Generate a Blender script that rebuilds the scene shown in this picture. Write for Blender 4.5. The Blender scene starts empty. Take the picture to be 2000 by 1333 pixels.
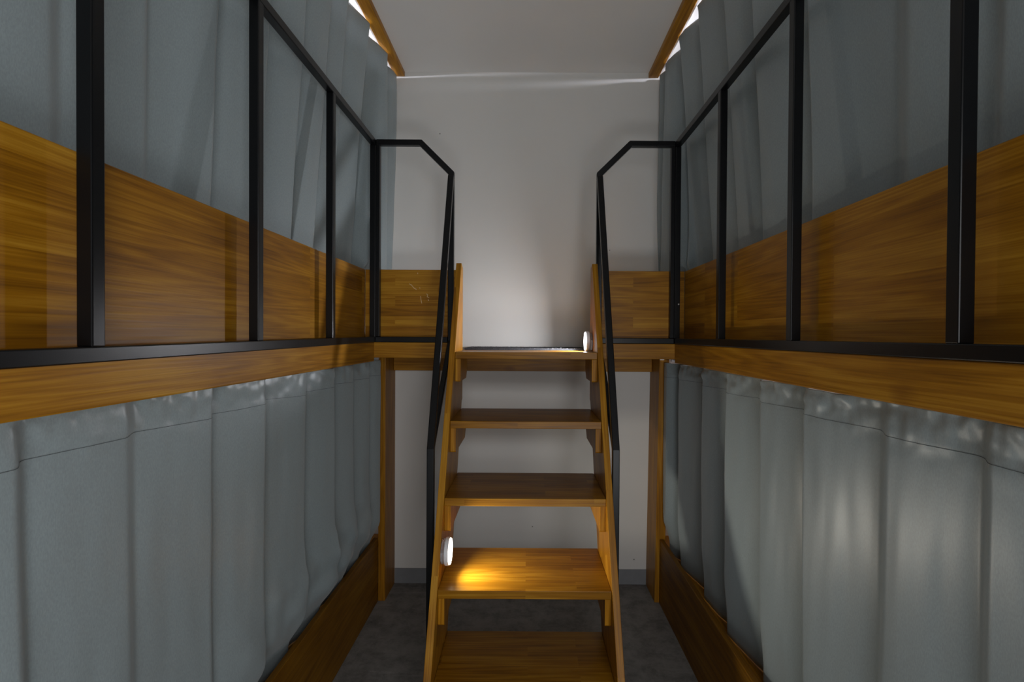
import bpy, bmesh, math, random
from mathutils import Vector, Matrix, noise
random.seed(7)
S = bpy.context.scene
COL = S.collection
H = 1.266                      # eye height; heights below are written relative to the eye

# ------------------------------------------------------------------ camera
cam_d = bpy.data.cameras.new('camera'); cam = bpy.data.objects.new('camera', cam_d); COL.objects.link(cam)
cam_d.sensor_width = 36; cam_d.lens = 18; cam_d.shift_x = -29/2000; cam_d.clip_start = 0.02
cam.matrix_world = Matrix.Translation((0, 0, H)) @ Matrix.Rotation(math.radians(89.4), 4, 'X') @ Matrix.Rotation(math.radians(0.35), 4, 'Z')
S.camera = cam
# ------------------------------------------------------------------ world and lights
w = bpy.data.worlds.new('world'); S.world = w; w.use_nodes = True
w.node_tree.nodes['Background'].inputs[0].default_value = (0.80, 0.92, 1.0, 1)
w.node_tree.nodes['Background'].inputs[1].default_value = 0.20
def area(name, loc, target, sx, sy, watts, col):
    d = bpy.data.lights.new(name, 'AREA'); d.shape = 'RECTANGLE'; d.size = sx; d.size_y = sy; d.energy = watts; d.color = col
    o = bpy.data.objects.new(name, d); COL.objects.link(o); o.location = loc
    o.rotation_euler = (Vector(target)-Vector(loc)).to_track_quat('-Z', 'Y').to_euler(); return o
def point(name, loc, watts, col, r=0.02):
    d = bpy.data.lights.new(name, 'POINT'); d.energy = watts; d.color = col; d.shadow_soft_size = r
    o = bpy.data.objects.new(name, d); COL.objects.link(o); o.location = loc; return o
area('rear_fill', (0.50, -1.0, H+0.15), (-0.25, 1.6, H-0.05), 0.9, 1.1, 14.5, (0.98, 0.98, 1.0))  # unseen soft fill behind the camera, added for the frontal light
area('low_upward_fill', (0.25, -0.7, H-0.95), (-0.15, 1.0, H+1.3), 1.0, 0.6, 14, (0.96, 0.98, 1.0))  # added fill aimed upward to brighten ceiling and curtains, no real fixture
point('upper_left_bunk_light', (-1.30, 2.1, H+1.272), 22.0, (0.86, 0.87, 1.0), 0.012)
point('upper_right_bunk_light', (1.00, 2.1, H+1.318), 10.0, (0.86, 0.87, 1.0), 0.010)
point('lower_right_bunk_light', (1.25, 1.9, H-0.30), 4.0, (0.95, 0.93, 1.0), 0.03)
point('lower_left_bunk_light', (-1.25, 2.2, H-0.30), 1.5, (0.95, 0.93, 1.0), 0.03)
point('upper_left_gap_fill', (-1.20, 1.9, H+0.75), 14.0, (0.90, 0.90, 1.0), 0.04)  # extra unseen fill, added to whiten the gaps above the left curtain
point('upper_right_gap_fill', (1.20, 1.9, H+0.75), 14.0, (0.90, 0.90, 1.0), 0.04)  # same added fill for the gaps above the right curtain
S.view_settings.view_transform = 'Standard'; S.view_settings.look = 'None'
S.view_settings.exposure = 0.0; S.view_settings.gamma = 1.0; S.view_settings.use_curve_mapping = False

# ------------------------------------------------------------------ materials
def new_mat(name):
    m = bpy.data.materials.new(name); m.use_nodes = True
    nt = m.node_tree; return m, nt, nt.nodes['Principled BSDF']
def N(nt, t, **kw):
    n = nt.nodes.new(t)
    for k, v in kw.items(): setattr(n, k, v)
    return n
def ramp(nt, fac, stops):
    r = N(nt, 'ShaderNodeValToRGB'); e = r.color_ramp.elements
    e[0].position, e[0].color = stops[0][0], (*stops[0][1], 1)
    e[1].position, e[1].color = stops[-1][0], (*stops[-1][1], 1)
    for p, c in stops[1:-1]:
        x = e.new(p); x.color = (*c, 1)
    nt.links.new(fac, r.inputs[0]); return r
def mathn(nt, op, a, b=None, clamp=False):
    n = N(nt, 'ShaderNodeMath', operation=op); n.use_clamp = clamp
    for i, v in enumerate((a, b)):
        if v is None: continue
        if isinstance(v, (int, float)): n.inputs[i].default_value = v
        else: nt.links.new(v, n.inputs[i])
    return n.outputs[0]
def mix(nt, mode, fac, a, b):
    n = N(nt, 'ShaderNodeMix', data_type='RGBA', blend_type=mode)
    for idx, v in ((0, fac), (6, a), (7, b)):
        if isinstance(v, (int, float)): n.inputs[idx].default_value = v
        elif isinstance(v, tuple): n.inputs[idx].default_value = (*v, 1)
        else: nt.links.new(v, n.inputs[idx])
    return n.outputs[2]

def wood(name, U, V, staves=None, tone=1.0, spec=0.24, knots=0.0, rough=0.36):
    """stained softwood; U = grain direction, V = direction across the staves; staves = (length, height)"""
    m, nt, b = new_mat(name); L = nt.links
    U = Vector(U).normalized(); V = Vector(V).normalized(); W = U.cross(V)
    tc = N(nt, 'ShaderNodeTexCoord'); oi = N(nt, 'ShaderNodeObjectInfo')
    comp = []
    for d in (U, V, W):
        dp = N(nt, 'ShaderNodeVectorMath', operation='DOT_PRODUCT'); L.new(tc.outputs['Object'], dp.inputs[0])
        dp.inputs[1].default_value = d; comp.append(dp.outputs['Value'])
    rnd = mathn(nt, 'MULTIPLY', oi.outputs['Random'], 37.0)
    off = mathn(nt, 'ADD', comp[0], rnd)
    block = None
    if staves:
        cv = N(nt, 'ShaderNodeCombineXYZ'); L.new(off, cv.inputs[0]); L.new(comp[1], cv.inputs[1])
        br = N(nt, 'ShaderNodeTexBrick'); L.new(cv.outputs[0], br.inputs['Vector'])
        br.inputs['Color1'].default_value = (0, 0, 0, 1); br.inputs['Color2'].default_value = (1, 1, 1, 1)
        br.inputs['Scale'].default_value = 1; br.inputs['Mortar Size'].default_value = 0
        br.inputs['Brick Width'].default_value = staves[0]; br.inputs['Row Height'].default_value = staves[1]
        br.offset = 0.37; br.offset_frequency = 2
        sep = N(nt, 'ShaderNodeSeparateColor'); L.new(br.outputs['Color'], sep.inputs[0]); block = sep.outputs[0]
        off = mathn(nt, 'ADD', off, mathn(nt, 'MULTIPLY', block, 11.0))
    # broad flame figure: noise stretched along the grain, folded into rings
    c1 = N(nt, 'ShaderNodeCombineXYZ')
    L.new(mathn(nt, 'MULTIPLY', off, 0.42), c1.inputs[0]); L.new(mathn(nt, 'MULTIPLY', comp[1], 8.0), c1.inputs[1]); L.new(mathn(nt, 'MULTIPLY', comp[2], 8.0), c1.inputs[2])
    n1 = N(nt, 'ShaderNodeTexNoise'); n1.inputs['Scale'].default_value = 1.5; n1.inputs['Detail'].default_value = 2.5; n1.inputs['Distortion'].default_value = 0.15
    L.new(c1.outputs[0], n1.inputs['Vector'])
    rings = mathn(nt, 'ADD', mathn(nt, 'MULTIPLY', mathn(nt, 'SINE', mathn(nt, 'MULTIPLY', n1.outputs['Fac'], 75.0)), 0.5), 0.5)
    # fine fibre
    c2 = N(nt, 'ShaderNodeCombineXYZ')
    L.new(mathn(nt, 'MULTIPLY', off, 5.0), c2.inputs[0]); L.new(mathn(nt, 'MULTIPLY', comp[1], 300.0), c2.inputs[1]); L.new(mathn(nt, 'MULTIPLY', comp[2], 300.0), c2.inputs[2])
    n2 = N(nt, 'ShaderNodeTexNoise'); n2.inputs['Scale'].default_value = 1.0; n2.inputs['Detail'].default_value = 3
    L.new(c2.outputs[0], n2.inputs['Vector'])
    # blotchy stain
    n3 = N(nt, 'ShaderNodeTexNoise'); n3.inputs['Scale'].default_value = 1.0; n3.inputs['Detail'].default_value = 4
    c3 = N(nt, 'ShaderNodeCombineXYZ')
    L.new(mathn(nt, 'MULTIPLY', off, 3.0), c3.inputs[0]); L.new(mathn(nt, 'MULTIPLY', comp[1], 14.0), c3.inputs[1]); L.new(mathn(nt, 'MULTIPLY', comp[2], 14.0), c3.inputs[2])
    L.new(c3.outputs[0], n3.inputs['Vector'])
    f = mathn(nt, 'ADD', mathn(nt, 'MULTIPLY', rings, 0.13), mathn(nt, 'MULTIPLY', n2.outputs['Fac'], 0.50))
    f = mathn(nt, 'ADD', f, mathn(nt, 'MULTIPLY', n3.outputs['Fac'], 0.58))
    f = mathn(nt, 'ADD', f, -0.14)
    if block is not None: f = mathn(nt, 'ADD', f, mathn(nt, 'MULTIPLY', mathn(nt, 'ADD', block, -0.5), 0.17))
    f = mathn(nt, 'ADD', f, mathn(nt, 'MULTIPLY', mathn(nt, 'ADD', oi.outputs['Random'], -0.5), 0.08))
    t = tone
    r = ramp(nt, f, [(0.18, (0.130*t, 0.046*t, 0.0016*t)), (0.48, (0.320*t, 0.133*t, 0.0048*t)), (0.80, (0.52*t, 0.265*t, 0.022*t))])
    colr = r.outputs[0]
    if knots:
        ck = N(nt, 'ShaderNodeCombineXYZ')
        L.new(mathn(nt, 'MULTIPLY', off, 0.55), ck.inputs[0]); L.new(comp[1], ck.inputs[1]); L.new(comp[2], ck.inputs[2])
        vo = N(nt, 'ShaderNodeTexVoronoi'); vo.inputs['Scale'].default_value = knots; L.new(ck.outputs[0], vo.inputs['Vector'])
        kd = mathn(nt, 'ADD', vo.outputs['Distance'], mathn(nt, 'MULTIPLY', n3.outputs['Fac'], 0.08))
        halo = ramp(nt, kd, [(0.055, (0.20, 0.13, 0.10)), (0.075, (0.55, 0.46, 0.40)), (0.13, (1, 1, 1))])
        colr = mix(nt, 'MULTIPLY', 0.9, colr, halo.outputs[0])
    L.new(colr, b.inputs['Base Color'])
    rr = mathn(nt, 'ADD', mathn(nt, 'MULTIPLY', n2.outputs['Fac'], 0.22), rough-0.06)
    L.new(rr, b.inputs['Roughness'])
    b.inputs['Specular IOR Level'].default_value = spec
    bp = N(nt, 'ShaderNodeBump'); bp.inputs['Strength'].default_value = 0.22; bp.inputs['Distance'].default_value = 0.0010
    L.new(mathn(nt, 'ADD', n2.outputs['Fac'], mathn(nt, 'MULTIPLY', rings, 0.25)), bp.inputs['Height']); L.new(bp.outputs[0], b.inputs['Normal'])
    return m
SL = Vector((0, 0.501, 1)).normalized()          # direction of the ladder's stringers
M = {}
M['board_side'] = wood('stained_board_lengthwise', (0,1,0), (0,0,1), (0.85, 0.066))
M['board_cross'] = wood('stained_board_crosswise', (1,0,0), (0,0,1), (0.30, 0.045))
M['beam_side'] = wood('stained_beam_lengthwise', (0,1,0), (0,0,1), None, 1.05, knots=3.1)
M['beam_cross'] = wood('stained_beam_crosswise', (1,0,0), (0,0,1), None, 1.0, knots=4.0)
M['post'] = wood('stained_post', (0,0,1), (0,1,0), None, 0.95)
M['tread'] = wood('stained_tread', (1,0,0), (0,1,0), (0.45, 0.05), 0.85, rough=0.27, spec=0.17)
M['stringer'] = wood('stained_stringer', SL, (0, 1, -0.501), (0.55, 0.06), 1.05)
M['cleat'] = wood('stained_cleat', (0,0,1), (0,1,0), None, 1.1, knots=9, spec=0.15)
M['base_side'] = wood('dark_stained_base', (0,1,0), (0,0,1), None, 0.55, rough=0.42, spec=0.15)
M['ceiling_batten'] = wood('stained_ceiling_batten', (0,1,0), (1,0,0), None, 1.15, knots=5)

def plain(name, col, rough, metal=0.0, spec=0.5, ns=0, nb=0.0, vary=0.0):
    m, nt, b = new_mat(name)
    b.inputs['Base Color'].default_value = (*col, 1); b.inputs['Roughness'].default_value = rough
    b.inputs['Metallic'].default_value = metal; b.inputs['Specular IOR Level'].default_value = spec
    tc = N(nt, 'ShaderNodeTexCoord')
    n = N(nt, 'ShaderNodeTexNoise'); n.inputs['Scale'].default_value = ns or 40; n.inputs['Detail'].default_value = 4
    nt.links.new(tc.outputs['Object'], n.inputs['Vector'])
    if vary:
        r = ramp(nt, n.outputs['Fac'], [(0.3, tuple(c*(1-vary) for c in col)), (0.7, tuple(min(1, c*(1+vary)) for c in col))])
        nt.links.new(r.outputs[0], b.inputs['Base Color'])
    if nb:
        bp = N(nt, 'ShaderNodeBump'); bp.inputs['Strength'].default_value = nb; bp.inputs['Distance'].default_value = 0.001
        nt.links.new(n.outputs['Fac'], bp.inputs['Height']); nt.links.new(bp.outputs[0], b.inputs['Normal'])
    return m
M['steel'] = plain('black_powder_coated_steel', (0.0035, 0.0038, 0.0045), 0.31, 0.0, 0.31, 900, 0.08)
M['white_plastic'] = plain('white_plastic', (0.75, 0.75, 0.77), 0.35, ns=60, vary=0.03)
M['rail_metal'] = plain('white_aluminium_track', (0.7, 0.7, 0.72), 0.35, ns=60, vary=0.03)
M['screw'] = plain('zinc_screw', (0.6, 0.6, 0.58), 0.3, 1.0, ns=80, vary=0.05)
M['scratch'] = plain('bare_wood_scratch', (0.62, 0.42, 0.20), 0.6, ns=200, vary=0.15)
M['seam'] = plain('dark_thread', (0.10, 0.115, 0.12), 0.8, ns=400, vary=0.2)
M['baseboard'] = plain('grey_vinyl_baseboard', (0.20, 0.205, 0.215), 0.5, ns=25, vary=0.05)
M['carpet'] = plain('dark_grey_carpet', (0.060, 0.061, 0.066), 0.95, spec=0.1, ns=300, nb=1.0, vary=0.5)

# wall paint: off-white with faint roller texture and a few specks
def wall_mat(name, col, specks=True):
    m, nt, b = new_mat(name); L = nt.links
    tc = N(nt, 'ShaderNodeTexCoord')
    n = N(nt, 'ShaderNodeTexNoise'); n.inputs['Scale'].default_value = 2.2; n.inputs['Detail'].default_value = 5; L.new(tc.outputs['Object'], n.inputs['Vector'])
    r = ramp(nt, n.outputs['Fac'], [(0.3, tuple(c*0.965 for c in col)), (0.7, tuple(c*1.02 for c in col))]); c = r.outputs[0]
    if specks:
        v = N(nt, 'ShaderNodeTexVoronoi'); v.inputs['Scale'].default_value = 5.5; L.new(tc.outputs['Object'], v.inputs['Vector'])
        sp = ramp(nt, v.outputs['Distance'], [(0.014, (0.25, 0.24, 0.22)), (0.024, (1, 1, 1))]); c = mix(nt, 'MULTIPLY', 1.0, c, sp.outputs[0])
    L.new(c, b.inputs['Base Color']); b.inputs['Roughness'].default_value = 0.62; b.inputs['Specular IOR Level'].default_value = 0.3
    n2 = N(nt, 'ShaderNodeTexNoise'); n2.inputs['Scale'].default_value = 160; n2.inputs['Detail'].default_value = 3; L.new(tc.outputs['Object'], n2.inputs['Vector'])
    bp = N(nt, 'ShaderNodeBump'); bp.inputs['Strength'].default_value = 0.12; bp.inputs['Distance'].default_value = 0.001
    L.new(n2.outputs['Fac'], bp.inputs['Height']); L.new(bp.outputs[0], b.inputs['Normal'])
    return m
M['wall'] = wall_mat('off_white_wall', (0.68, 0.665, 0.635)); M['ceil'] = wall_mat('off_white_ceiling', (0.80, 0.79, 0.77), False)
# floor: dark grey mottled vinyl with brushed scratches
def floor_mat():
    m, nt, b = new_mat('dark_mottled_floor'); L = nt.links
    tc = N(nt, 'ShaderNodeTexCoord')
    n = N(nt, 'ShaderNodeTexNoise'); n.inputs['Scale'].default_value = 11; n.inputs['Detail'].default_value = 12; n.inputs['Roughness'].default_value = 0.78; n.inputs['Distortion'].default_value = 0.15
    L.new(tc.outputs['Object'], n.inputs['Vector'])
    r = ramp(nt, n.outputs['Fac'], [(0.32, (0.085, 0.084, 0.080)), (0.52, (0.20, 0.195, 0.187)), (0.72, (0.27, 0.262, 0.25))]); c = r.outputs[0]
    mp = N(nt, 'ShaderNodeMapping'); mp.inputs['Rotation'].default_value = (0, 0, math.radians(35)); mp.inputs['Scale'].default_value = (1.5, 24, 1)
    L.new(tc.outputs['Object'], mp.inputs['Vector'])
    s = N(nt, 'ShaderNodeTexNoise'); s.inputs['Scale'].default_value = 2; s.inputs['Detail'].default_value = 4; s.inputs['Distortion'].default_value = 1.2; L.new(mp.outputs[0], s.inputs['Vector'])
    sr = ramp(nt, s.outputs['Fac'], [(0.62, (0, 0, 0)), (0.72, (0.5, 0.5, 0.5))])
    c = mix(nt, 'ADD', 0.10, c, sr.outputs[0])
    L.new(c, b.inputs['Base Color']); b.inputs['Roughness'].default_value = 0.55
    return m
M['floor'] = floor_mat()
# satin curtain fabric
def fabric(name, col):
    m, nt, b = new_mat(name); L = nt.links
    tc = N(nt, 'ShaderNodeTexCoord')
    mp = N(nt, 'ShaderNodeMapping'); mp.inputs['Scale'].default_value = (1, 1, 0.35); L.new(tc.outputs['Object'], mp.inputs['Vector'])
    n = N(nt, 'ShaderNodeTexNoise'); n.inputs['Scale'].default_value = 520; n.inputs['Detail'].default_value = 2; L.new(mp.outputs[0], n.inputs['Vector'])
    r = ramp(nt, n.outputs['Fac'], [(0.3, tuple(c*0.90 for c in col)), (0.7, tuple(c*1.08 for c in col))]); L.new(r.outputs[0], b.inputs['Base Color'])
    b.inputs['Roughness'].default_value = 0.38; b.inputs['Specular IOR Level'].default_value = 0.7
    b.inputs['Sheen Weight'].default_value = 0.15; b.inputs['Sheen Roughness'].default_value = 0.5
    n2 = N(nt, 'ShaderNodeTexNoise'); n2.inputs['Scale'].default_value = 26; n2.inputs['Detail'].default_value = 2; L.new(mp.outputs[0], n2.inputs['Vector'])
    bp = N(nt, 'ShaderNodeBump'); bp.inputs['Strength'].default_value = 0.035; bp.inputs['Distance'].default_value = 0.004
    L.new(mathn(nt, 'ADD', mathn(nt, 'MULTIPLY', n.outputs['Fac'], 0.12), n2.outputs['Fac']), bp.inputs['Height']); L.new(bp.outputs[0], b.inputs['Normal'])
    return m
M['fabric'] = fabric('blue_grey_satin', (0.262, 0.310, 0.322))
def glow(name, col, strength):
    m, nt, b = new_mat(name)
    b.inputs['Base Color'].default_value = (0.9, 0.9, 0.9, 1)
    lw = N(nt, 'ShaderNodeTexCoord'); n = N(nt, 'ShaderNodeTexNoise'); n.inputs['Scale'].default_value = 3
    nt.links.new(lw.outputs['Object'], n.inputs['Vector'])
    r = ramp(nt, n.outputs['Fac'], [(0.2, tuple(c*0.98 for c in col)), (0.8, col)])
    nt.links.new(r.outputs[0], b.inputs['Emission Color']); b.inputs['Emission Strength'].default_value = strength
    return m
def clear():
    m, nt, b = new_mat('clear_plastic_mount'); b.inputs['Transmission Weight'].default_value = 0.85
    b.inputs['Roughness'].default_value = 0.12; b.inputs['IOR'].default_value = 1.45; b.inputs['Base Color'].default_value = (0.85, 0.82, 0.84, 1)
    tc = N(nt, 'ShaderNodeTexCoord'); n = N(nt, 'ShaderNodeTexNoise'); n.inputs['Scale'].default_value = 50; nt.links.new(tc.outputs['Object'], n.inputs['Vector'])
    bp = N(nt, 'ShaderNodeBump'); bp.inputs['Strength'].default_value = 0.05; nt.links.new(n.outputs['Fac'], bp.inputs['Height']); nt.links.new(bp.outputs[0], b.inputs['Normal'])
    return m
M['clear'] = clear()

# ------------------------------------------------------------------ helpers
def link(name, bm, mat, parent=None, bevel=0.0, smooth=False):
    bmesh.ops.recalc_face_normals(bm, faces=bm.faces[:])
    me = bpy.data.meshes.new(name); bm.to_mesh(me); bm.free()
    if smooth:
        for p in me.polygons: p.use_smooth = True
    me.materials.append(mat)
    o = bpy.data.objects.new(name, me); COL.objects.link(o)
    if parent is not None:
        o.parent = parent; o.matrix_parent_inverse = Matrix.Translation(-Vector(parent.location))
    if bevel:
        b = o.modifiers.new('bevel', 'BEVEL'); b.width = bevel; b.segments = 2; b.limit_method = 'ANGLE'; b.angle_limit = 0.5
    return o
def empty(name, loc, label, cat, group=None):
    o = bpy.data.objects.new(name, None); COL.objects.link(o); o.location = loc; o.empty_display_size = 0.1
    return tag(o, label, cat, group)
def tag(o, label, cat, group=None):
    o['label'] = label; o['category'] = cat
    if group: o['group'] = group
    return o
def struct(o): o['kind'] = 'structure'; return o
def box(bm, x0, x1, y0, y1, z0, z1, top_dz=0.0):
    """z relative to the eye; top_dz lowers the near (y0) end"""
    vs = []
    for (x, y, z) in ((x0,y0,z0),(x1,y0,z0),(x1,y1,z0),(x0,y1,z0),(x0,y0,z1),(x1,y0,z1),(x1,y1,z1),(x0,y1,z1)):
        vs.append(bm.verts.new((x, y, z + H + (top_dz if y == y0 else 0))))
    for f in ((0,3,2,1),(4,5,6,7),(0,1,5,4),(1,2,6,5),(2,3,7,6),(3,0,4,7)): bm.faces.new([vs[i] for i in f])
def bx(name, mat, dims, parent=None, bevel=0.0015, dz=0.0):
    bm = bmesh.new(); box(bm, *dims, top_dz=dz); return link(name, bm, mat, parent, bevel)
def prism(bm, pts, a0, a1, plane):
    """pts polygon in plane 'yz' (extruded along x) or 'xz' (along y)"""
    def P(p, a): return (a, p[0], p[1]+H) if plane == 'yz' else (p[0], a, p[1]+H)
    A = [bm.verts.new(P(p, a0)) for p in pts]; B = [bm.verts.new(P(p, a1)) for p in pts]
    bm.faces.new(A); bm.faces.new(B[::-1]); n = len(pts)
    for i in range(n): bm.faces.new((A[i], B[i], B[(i+1) % n], A[(i+1) % n]))
def ribbon(pts, wd):
    """mitred outline of width wd around a 2D polyline"""
    L_, R_ = [], []; h = wd/2
    for i, p in enumerate(pts):
        p = Vector(p)
        d0 = (p-Vector(pts[i-1])).normalized() if i else None
        d1 = (Vector(pts[i+1])-p).normalized() if i < len(pts)-1 else None
        if d0 is None: d0 = d1
        if d1 is None: d1 = d0
        n0 = Vector((-d0.y, d0.x)); n1 = Vector((-d1.y, d1.x)); m_ = (n0+n1).normalized(); k = h/max(0.2, m_.dot(n0))
        L_.append(p+m_*k); R_.append(p-m_*k)
    return L_, R_
def polybar(name, pts, wd, a0, a1, plane, mat, parent, bevel=0.0025):
    L_, R_ = ribbon(pts, wd); bm = bmesh.new()
    def P(p, a): return (a, p[0], p[1]+H) if plane == 'yz' else (p[0], a, p[1]+H)
    ring = []
    for l, r in zip(L_, R_): ring.append([bm.verts.new(P(l, a0)), bm.verts.new(P(r, a0)), bm.verts.new(P(r, a1)), bm.verts.new(P(l, a1))])
    for a, b in zip(ring, ring[1:]):
        for i in range(4): bm.faces.new((a[i], a[(i+1) % 4], b[(i+1) % 4], b[i]))
    bm.faces.new(ring[0]); bm.faces.new(ring[-1][::-1])
    return link(name, bm, mat, parent, bevel)

# ------------------------------------------------------------------ the room
YW, YN, XR, ZC, ZF = 2.60, -2.6, 1.75, 1.330, -H
struct(bx('floor', M['floor'], (-XR-0.1, XR+0.1, YN, YW+0.1, ZF-0.05, ZF), bevel=0))
struct(bx('ceiling', M['ceil'], (-XR-0.1, XR+0.1, YN, YW+0.1, ZC, ZC+0.05), bevel=0))
struct(bx('wall_back', M['wall'], (-XR-0.1, XR+0.1, YW, YW+0.1, ZF, ZC), bevel=0))
struct(bx('wall_left', M['wall'], (-XR-0.1, -XR, YN, YW, ZF, ZC), bevel=0))
struct(bx('wall_right', M['wall'], (XR, XR+0.1, YN, YW, ZF, ZC), bevel=0))
struct(bx('baseboard_back', M['baseboard'], (-0.666, 0.627, YW-0.004, YW, ZF, ZF+0.077), bevel=0.001))

# ------------------------------------------------------------------ bunks
# sign, beam face, upper board face, base board face
def bunk(s, xb, xg, xl, label):
    e = empty('bunk_bed', (s*1.2, 1.2, 0), label, 'bunk bed')
    def bb(name, mat, a, b_, y0, y1, z0, z1, bev=0.002, dz=0.0):
        x0, x1 = sorted((s*a, s*b_)); return bx(name, mat, (x0, x1, y0, y1, z0, z1), e, bev, dz)
    bb('side_beam', M['beam_side'], xb, xb+0.038, -0.2, 2.2498, -0.117, -0.033, 0.003)
    bb('bed_platform', M['board_side'], xb+0.038, XR, -0.2, YW, -0.058, -0.033)
    bb('guard_board', M['board_side'], xg, xg+0.022, -0.2, 2.276, -0.033, 0.290, 0.002)
    bb('base_board', M['base_side'], xl, xl+0.020, -0.2, 2.418, ZF, -0.962, 0.002)
    bb('lower_bed_platform', M['board_side'], xl+0.020, XR, -0.2, YW, -1.04, -1.015)
    bb('light_stop_panel', M['board_cross'], xb+0.038, XR, -0.222, -0.2, ZF, 1.29)  # unseen panel added to stop bunk light leaking out at the near end
    return e
bunk(-1, 0.6705, 0.720, 0.700, 'stained wood bunk bed on the left with upper guard board lit by the ladder lamp')
bunk(1, 0.650, 0.700, 0.635, 'stained wood bunk bed on the right, its upper guard board in deep shade')

# landing that joins the two upper bunks along the back wall
ld = empty('landing', (0, 2.42, H-0.1), 'narrow stained wood landing between the upper bunks at the top of the ladder', 'landing')
bm = bmesh.new()
prism(bm, [(-0.7085,-0.033),(-0.310,-0.033),(-0.310,-0.094),(0.306,-0.094),(0.306,-0.033),(0.688,-0.033),(0.688,-0.1005),(-0.7085,-0.1005)], 2.250, 2.288, 'xz')
link('front_beam', bm, M['beam_cross'], ld, 0.002)
bx('deck_board', M['board_cross'], (-0.7085, 0.688, 2.2885, YW-0.001, -0.095, -0.072), ld)
bx('ledger_beam', M['beam_cross'], (-0.666, 0.627, YW-0.038, YW-0.001, -0.178, -0.096), ld, 0.002)
gp = bx('guard_panel', M['board_cross'], (-0.7195, -0.309, 2.277, 2.297, -0.033, 0.290), ld, 0.0015)
bx('guard_panel', M['board_cross'], (0.305, 0.6995, 2.277, 2.297, -0.033, 0.290), ld, 0.0015)
# pale scratches on the left guard panel
def scratch(pts, wd):
    L_, R_ = ribbon(pts, wd); a = [bm.verts.new((p.x, 2.2766, p.y+H)) for p in L_]; c = [bm.verts.new((p.x, 2.2766, p.y+H)) for p in R_]
    a2 = [bm.verts.new((p.x, 2.2772, p.y+H)) for p in L_]; c2 = [bm.verts.new((p.x, 2.2772, p.y+H)) for p in R_]
    for i in range(len(pts)-1):
        bm.faces.new((a[i], a[i+1], c[i+1], c[i])); bm.faces.new((a[i], a[i+1], a2[i+1], a2[i])); bm.faces.new((c[i], c[i+1], c2[i+1], c2[i]))
def px(x, y): return ((x-1029)/1000*2.277, (656-y-1.3)/1000*2.277)
for pl, wd in (([(799,555),(803,557),(808,563),(813,566)], 0.0035), ([(819,562),(820,564)], 0.003), ([(821,579),(822,586),(823.5,593)], 0.0028),
               ([(832,574),(835,576),(834,580),(838,582)], 0.0028), ([(836,585),(837,588)], 0.0035), ([(815,533),(815.5,536)], 0.003)):
    bm = bmesh.new(); scratch([px(*p) for p in pl], wd)
    link('scratch_mark', bm, M['scratch'], gp)['label'] = 'pale bare-wood scratch'
# uprights under the landing
bm = bmesh.new(); prism(bm, [(-0.700,-0.0955),(-0.667,-0.0955),(-0.667,ZF),(-0.700,ZF)], 2.420, YW-0.001, 'xz'); link('support_post', bm, M['post'], ld, 0.002)
bm = bmesh.new(); prism(bm, [(0.628,-0.0955),(0.664,-0.0955),(0.664,ZF),(0.614,ZF)], 2.420, YW-0.001, 'xz'); link('support_post', bm, M['post'], ld, 0.002)
bx('batten', M['post'], (0.6645, 0.676, 2.425, 2.47, -0.67, -0.0955), ld, 0.001)
bx('screw_plate', M['white_plastic'], (0.6285, 0.648, 2.4135, 2.4195, -0.112, -0.100), ld, 0.0005)

# carpet on the landing, with a frayed front edge
bm = bmesh.new()
nx, ny = 170, 26; x0, x1, y0, y1 = -0.279, 0.275, 2.289, 2.5995
g = [[None]*(ny+1) for _ in range(nx+1)]
for i in range(nx+1):
    for j in range(ny+1):
        x = x0+(x1-x0)*i/nx; y = y0+(y1-y0)*j/ny
        z = -0.058 + 0.0022*random.random() + (0.004*random.random()**6 if j < 2 else 0)
        if j == 0: y -= 0.0006*random.random()
        g[i][j] = bm.verts.new((x, y, z+H))
for i in range(nx):
    for j in range(ny): bm.faces.new((g[i][j], g[i+1][j], g[i+1][j+1], g[i][j+1]))
lo = [bm.verts.new((g[i][0].co.x, 2.289, -0.0718+H)) for i in range(nx+1)]
for i in range(nx): bm.faces.new((lo[i], lo[i+1], g[i+1][0], g[i][0]))
tag(link('carpet', bm, M['carpet']), 'strip of dark grey frayed carpet on the landing floor behind the top tread', 'carpet')

# ceiling battens
for s, a, b_, lab in ((-1, 0.624, 0.674, 'left'), (1, 0.606, 0.656, 'right')):
    xx = sorted((s*a, s*b_))
    o = bx('ceiling_batten', M['ceiling_batten'], (xx[0], xx[1], -0.2, YW, 1.305, ZC), bevel=0.003)
    tag(o, 'golden stained wood batten along the ceiling above the upper %s curtain' % lab, 'batten')

# ------------------------------------------------------------------ railings
def railing(s, xa, ys, sag, label):
    e = empty('guard_railing', (s*(xa+0.012), 1.2, H-0.03), label, 'railing')
    x0, x1 = sorted((s*xa, s*(xa+0.025)))
    yN = ys[0]
    bx('bottom_rail', M['steel'], (x0, x1, yN, 2.2499, -0.033, -0.008), e, 0.0022, dz=-sag)
    bx('handrail', M['steel'], (x0, x1, yN, 2.275, 0.8325, 0.8575), e, 0.0022, dz=-sag*0.5)
    for y in ys:
        k = sag*(2.25-y)/(2.25-yN) if y < 2.2 else 0
        zl = -0.0085-k if y < 2.2 else -0.0325
        o = bx('post', M['steel'], (x0, x1, y, y+0.025, zl, 0.833-k*0.5), e, 0.0022)
    return e
RL = railing(-1, 0.667, [-0.188, 0.299, 0.786, 1.273, 1.760, 2.250], 0.022, 'black square-tube steel guard railing along the left upper bunk')
RR = railing(1, 0.647, [-0.206, 0.281, 0.768, 1.256, 1.732, 2.250], 0.0, 'black square-tube steel guard railing along the right upper bunk')
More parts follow.
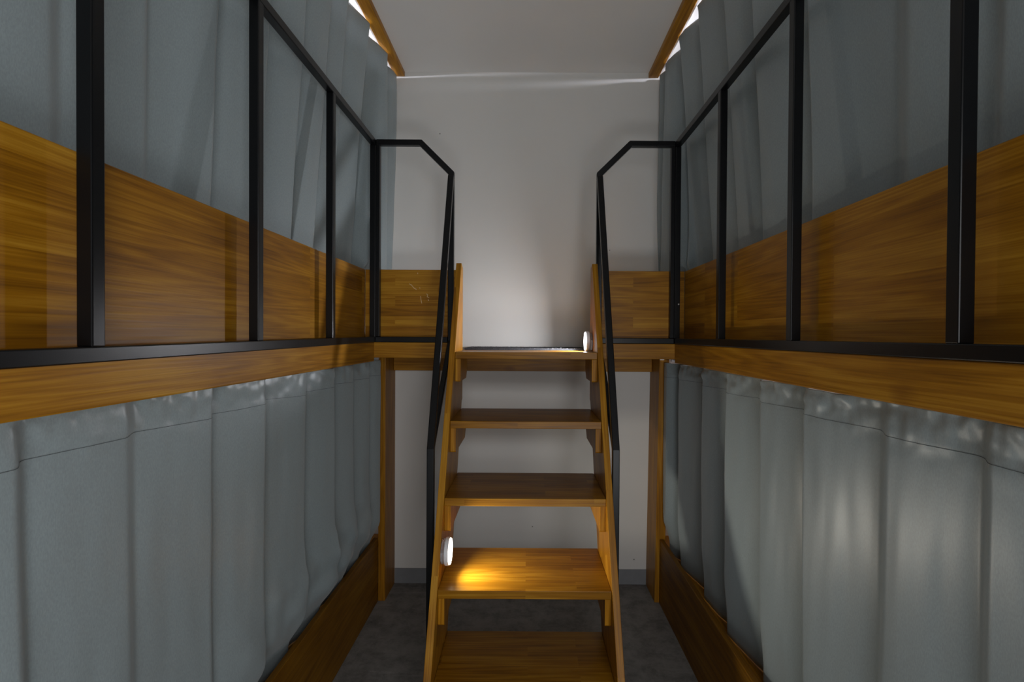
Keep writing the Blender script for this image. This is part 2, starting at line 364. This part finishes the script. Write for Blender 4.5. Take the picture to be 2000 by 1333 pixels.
def cyl(bm, c, axis, r, depth, seg=32):
    m_ = Vector(axis).to_track_quat('Z', 'Y').to_matrix().to_4x4()
    m_.translation = Vector((c[0], c[1], c[2]+H))
    bmesh.ops.create_cone(bm, cap_ends=True, segments=seg, radius1=r, radius2=r, depth=depth, matrix=m_)
bm = bmesh.new(); cyl(bm, (0.665, 2.2492, 0.142), (0,1,0), 0.0034, 0.0025, 14); link('screw', bm, M['screw'], RR)['label'] = 'small zinc screw head'

def handrail(s, xa, xend, dx, label):
    """landing rail plus slanting stair rail; xa = inner face of bars beside the ladder"""
    e = empty('stair_handrail', (s*(xa+0.0125), 2.2, H-0.4), label, 'handrail')
    xc = xa+0.0125; Y0, Y1 = 2.250, 2.275
    polybar('top_rail', [(s*(xend-0.0005), 0.845), (s*(xc+0.1355), 0.845), (s*xc, 0.712), (s*xc, 0.690)], 0.025, Y0, Y1, 'xz', M['steel'], e)
    x0, x1 = sorted((s*(xa+0.0255), s*(xend)));
    bx('bottom_rail', M['steel'], (x0, x1, Y0, Y1, -0.033, -0.008), e, 0.0022)
    x0, x1 = sorted((s*xa, s*(xa+0.025)))
    bx('post', M['steel'], (x0, x1, Y0, Y1, -0.033, 0.6898), e, 0.0022)
    x2, x3 = sorted((s*(xend-0.018), s*(xend)))
    bx('post', M['steel'], (x2, x3, Y0, Y1, -0.0078, 0.8323), e, 0.0022)
    polybar('slanting_rail', [(2.2495, 0.695), (1.80, -0.402), (1.80, ZF)], 0.025, x0, x1, 'yz', M['steel'], e)
    polybar('brace', [(2.2495, -0.030), (1.8138, -0.398)], 0.020, x0+0.002, x1-0.002, 'yz', M['steel'], e)
    return e
handrail(-1, 0.3235, 0.6668, 0, 'black steel handrail bent down from the landing beside the left edge of the ladder')
handrail(1, 0.3030, 0.6468, 0, 'black steel handrail bent down from the landing beside the right edge of the ladder')

# ------------------------------------------------------------------ ladder
XL, XRt, TH = -0.282, 0.278, 0.023
lad = empty('ladder', (0, 1.6, 0), 'steep stained wood ladder with five deep open treads leading to the landing', 'ladder')
def fy(z): return 1.633 + 0.501*(z+0.821)
out = [(fy(ZF), ZF), (fy(0.310), 0.310), (2.2495, 0.296), (2.2495, -0.280), (fy(-0.280)+0.345-0.02, -0.285), (fy(ZF)+0.345, ZF)]
for x0, x1 in ((XL-TH, XL), (XRt, XRt+TH)):
    bm = bmesh.new(); prism(bm, out, x0, x1, 'yz'); link('stringer', bm, M['stringer'], lad, 0.0015)
TZ = [-0.0655, -0.3174, -0.5645, -0.821, -1.072]
for k, z in enumerate(TZ):
    y0 = fy(z)+0.003; y1 = 2.2855 if k == 0 else min(y0+0.335, 2.246)
    if k == 0:
        bm = bmesh.new(); box(bm, XL+0.0003, XRt-0.0003, y0, y1, z-0.027, z)
        link('tread', bm, M['tread'], lad, 0.0018)
    else: bx('tread', M['tread'], (XL+0.0003, XRt-0.0003, y0, y1, z-0.027, z), lad, 0.0018)
    zb = z-0.0272; c0 = y0+0.008; c1 = min(y1-0.012, 2.246); hgt = 0.091
    prof = [(c0, zb), (c1, zb), (c1, zb-hgt*0.62), (c1-0.035, zb-hgt), (c0+0.004, zb-hgt), (c0, zb-hgt+0.004)]
    for x0, x1 in ((XL+0.0002, XL+0.0207), (XRt-0.0207, XRt-0.0002)):
        bm = bmesh.new(); prism(bm, prof, x0, x1, 'yz'); link('cleat', bm, M['cleat'], lad, 0.0012)

# ------------------------------------------------------------------ push lamps stuck on the stringers
def lamp(s, xin, y, z, r, col, strength, watts, spread, label):
    """s = +1 shines towards +x"""
    e = empty('push_lamp', (xin, y, z+H), label, 'lamp')
    def disc(name, a, b_, rr, mat, bev):
        bm = bmesh.new(); cyl(bm, (xin+s*(a+b_)/2, y, z), (1,0,0), rr, abs(b_-a), 48); return link(name, bm, mat, e, bev, False)
    disc('mount', 0.0003, 0.0115, r*0.90, M['clear'], 0.001)
    disc('body', 0.0118, 0.0265, r, M['white_plastic'], 0.003)
    disc('lens', 0.0266, 0.0300, r*0.93, glow('lamp_lens_%s' % ('a' if s > 0 else 'b'), col, strength), 0.0012)['label'] = 'glowing white lens'
    d = bpy.data.lights.new('lamp_light', 'AREA'); d.shape = 'DISK'; d.size = r*1.7; d.spread = math.radians(spread); d.energy = watts; d.color = col
    lo_ = bpy.data.objects.new('lamp_light', d); COL.objects.link(lo_); lo_.location = (xin+s*0.0315, y, z+H)
    lo_.rotation_euler = (0, math.radians(-90 if s > 0 else 90), 0)
    return e
lamp(1, XL, 1.722, -0.7735+0.0465-0.003, 0.0455, (1.0, 0.93, 0.80), 9, 1.7, 154, 'round white push lamp glowing on the left stringer over the second tread from below')
lamp(-1, XRt, 2.195, -0.0225, 0.0425, (0.94, 0.95, 1.0), 9, 2.9, 150, 'round white push lamp glowing on the right stringer over the top tread')

# ------------------------------------------------------------------ curtains
def fold(peaks, y, seed):
    """0..1, 1 at the fold edges nearest the aisle"""
    if y <= peaks[0]: a, b_, i = peaks[0]-0.22, peaks[0], 0
    elif y >= peaks[-1]: a, b_, i = peaks[-1], peaks[-1]+0.2, len(peaks)
    else:
        i = next(k for k in range(1, len(peaks)) if peaks[k] >= y); a, b_ = peaks[i-1], peaks[i]
    t = min(1, max(0, (y-a)/(b_-a)))
    rnd = random.Random(seed*100+i); q = 0.17+0.07*rnd.random()
    if t < q: v = 0.5+0.5*math.cos(math.pi*t/q)
    else:
        u = (t-q)/(1-q); v = 0.40*u + 0.60*math.sin(math.pi/2*u)
    return v
def curtain(s, peaks, y0, y1, zt, zb, xf, amp, seed, label, seam=None, crumple=0.0, lim=0.0):
    def X(y, z):
        h = (z-zb)/(zt-zb)
        yy = y - (0.085*(1.30-z)/1.01 if zt > 1 else 0) + 0.018*noise.noise(Vector((y*1.7, z*1.1, seed))) + 0.006*(1-h)*noise.noise(Vector((y*4, seed, z*2)))
        a = amp*(0.85+0.3*noise.noise(Vector((y*2.3, 3.1, seed)))*1.5)
        a *= (0.42+0.58*sstep(0.95, 1.45, y))*(1-0.3*(1-h) if zt > 1 else 1)
        v = fold(peaks, yy, seed)*a
        v += 0.004*noise.noise(Vector((y*9, z*2.2, seed+5))) + 0.0016*noise.noise(Vector((y*22, z*5, seed+9)))
        top = max(0.0, 1-(zt-z)/0.10)
        v += crumple*top*(noise.noise(Vector((y*16, z*26, seed+2)))+0.5*noise.noise(Vector((y*38, z*50, seed+3))))
        x = xf(y, z)-v
        if zt > 1 and y < 2.36: x = max(x, lim-0.9*max(0.0, z-0.31))
        if s > 0 and zt < 0: x = max(x, 0.6465+0.013*(1-sstep(-0.96, -0.92, z)))
        return s*x
    ny = int((y1-y0)/0.0035); nz = 64
    bm = bmesh.new(); rows = []
    for j in range(nz+1):
        t = j/nz; z = zt-(zt-zb)*(t**1.35)
        low = (lambda y: -0.0315 if zt > 1 and y < 2.36 else -9)
        rows.append([bm.verts.new((X(y0+(y1-y0)*i/ny, z), y0+(y1-y0)*i/ny, max(z, low(y0+(y1-y0)*i/ny))+H + (0.004*noise.noise(Vector((i*0.02, seed, 1))) if j == 0 else 0))) for i in range(ny+1)])
    for j in range(nz):
        for i in range(ny): bm.faces.new((rows[j][i], rows[j][i+1], rows[j+1][i+1], rows[j+1][i]))
    o = link('curtain', bm, M['fabric'], None, 0, True)
    sm = o.modifiers.new('thickness', 'SOLIDIFY'); sm.thickness = 0.0012; sm.offset = 0
    tag(o, label, 'curtain')
    if seam is not None:
        bm = bmesh.new(); A, B = [], []
        for i in range(ny+1):
            y = y0+(y1-y0)*i/ny
            z = seam + 0.006*noise.noise(Vector((y*4, seed, 8))) - 0.004*fold(peaks, y, seed)
            A.append(bm.verts.new((X(y, z+0.0005)-s*0.0012, y, z+0.0005+H))); B.append(bm.verts.new((X(y, z-0.0005)-s*0.0012, y, z-0.0005+H)))
        for i in range(ny): bm.faces.new((A[i], A[i+1], B[i+1], B[i]))
        link('hem_seam', bm, M['seam'], o)['label'] = 'dark stitched seam line'
    return o
def sstep(a, b_, v):
    t = min(1, max(0, (v-a)/(b_-a))); return t*t*(3-2*t)
# upper: hang from beside the ceiling batten, lean out behind the guard boards
def xf_ul(y, z):
    h = min(1, max(0, (1.30-z)/1.25)); b_ = 1-sstep(2.25, 2.40, y)
    return 0.712 + b_*0.122*h**0.85 + (1-b_)*0.012*h
def xf_ur(y, z):
    h = min(1, max(0, (1.30-z)/1.25)); b_ = 1-sstep(2.25, 2.40, y)
    return 0.704 + b_*0.108*h**0.85 + (1-b_)*(-0.012)*h
curtain(-1, [0.16, 0.36, 0.56, 0.76, 0.96, 1.17, 1.375, 1.575, 1.785, 1.945, 2.15, 2.37, 2.57], -0.15, 2.5993, 1.296, -0.056, xf_ul, 0.058, 1,
        'upper left blue-grey satin curtain in soft folds behind the guard board', crumple=0.003, lim=0.748)
curtain(1, [0.1, 0.33, 0.56, 0.76, 0.96, 1.27, 1.54, 1.765, 2.0, 2.22, 2.44, 2.56], -0.15, 2.5993, 1.296, -0.056, xf_ur, 0.058, 2,
        'upper right blue-grey satin curtain hanging behind the guard board in shade', crumple=0.003, lim=0.728)
# lower: tucked inside the base boards
def xf_ll(y, z):
    k = 1-sstep(-0.975, -0.86, z); g = sstep(1.0, 1.6, y)*(1-sstep(2.10, 2.34, y))
    bot = sstep(-0.62, -0.80, z) if z > -0.62 else 1-sstep(-0.80, -0.62, z)
    return 0.722 + 0.048*k - 0.026*g*math.exp(-((z+0.80)/0.10)**2)*(0.6+0.9*noise.noise(Vector((y*7, 0.3, 0.7)))) + g*bot*0.016*noise.noise(Vector((y*11+z*9, z*13-y*4, 4.2))) + 0.03*sstep(2.36, 2.42, y)
def xf_lr(y, z):
    k = 1-sstep(-0.975, -0.80, z); return 0.712 + 0.012*k - 0.030*sstep(2.28, 2.40, y)*(1-k)
curtain(-1, [0.10, 0.33, 0.56, 0.70, 0.90, 1.13, 1.34, 1.586, 1.81, 2.02, 2.21, 2.36], -0.15, 2.47, -0.119, -1.012, xf_ll, 0.045, 3,
        'lower left blue-grey satin curtain tucked behind the base board', seam=-0.183, crumple=0.007)
curtain(1, [0.05, 0.28, 0.52, 0.77, 0.985, 1.25, 1.48, 1.727, 1.965, 2.235, 2.39], -0.15, 2.418, -0.124, -1.012, xf_lr, 0.045, 4,
        'lower right blue-grey satin curtain with bright wrinkled header beneath the beam', seam=-0.185, crumple=0.011)
# curtain tracks under the beams, white ends show beside the uprights
for s, xx, lab in ((-1, 0.716, 'left'), (1, 0.700, 'right')):
    a, b_ = sorted((s*xx, s*(xx+0.016)))
    e = empty('curtain_track', (s*xx, 1.2, H-0.09), 'white curtain track under the %s bunk beam, only its end showing' % lab, 'curtain rail')
    bx('track', M['rail_metal'], (a, b_, -0.15, 2.408, -0.1155, -0.0585), e, 0.001)
    a, b_ = sorted((s*(xx-0.022), s*xx))
    bx('end_cap', M['white_plastic'], (a, b_, 2.396, 2.412, -0.118, -0.104), e, 0.001)
for s, xx, lab in ((-1, 0.6745, 'left'), (1, 0.6565, 'right')):
    a, b_ = sorted((s*xx, s*(xx+0.009)))
    e = empty('curtain_track', (s*xx, 1.2, H+1.32), 'slim white curtain track beside the %s ceiling batten above the curtain' % lab, 'curtain rail')
    bx('track', M['rail_metal'], (a, b_, -0.15, 2.5995, 1.312, ZC), e, 0.001)
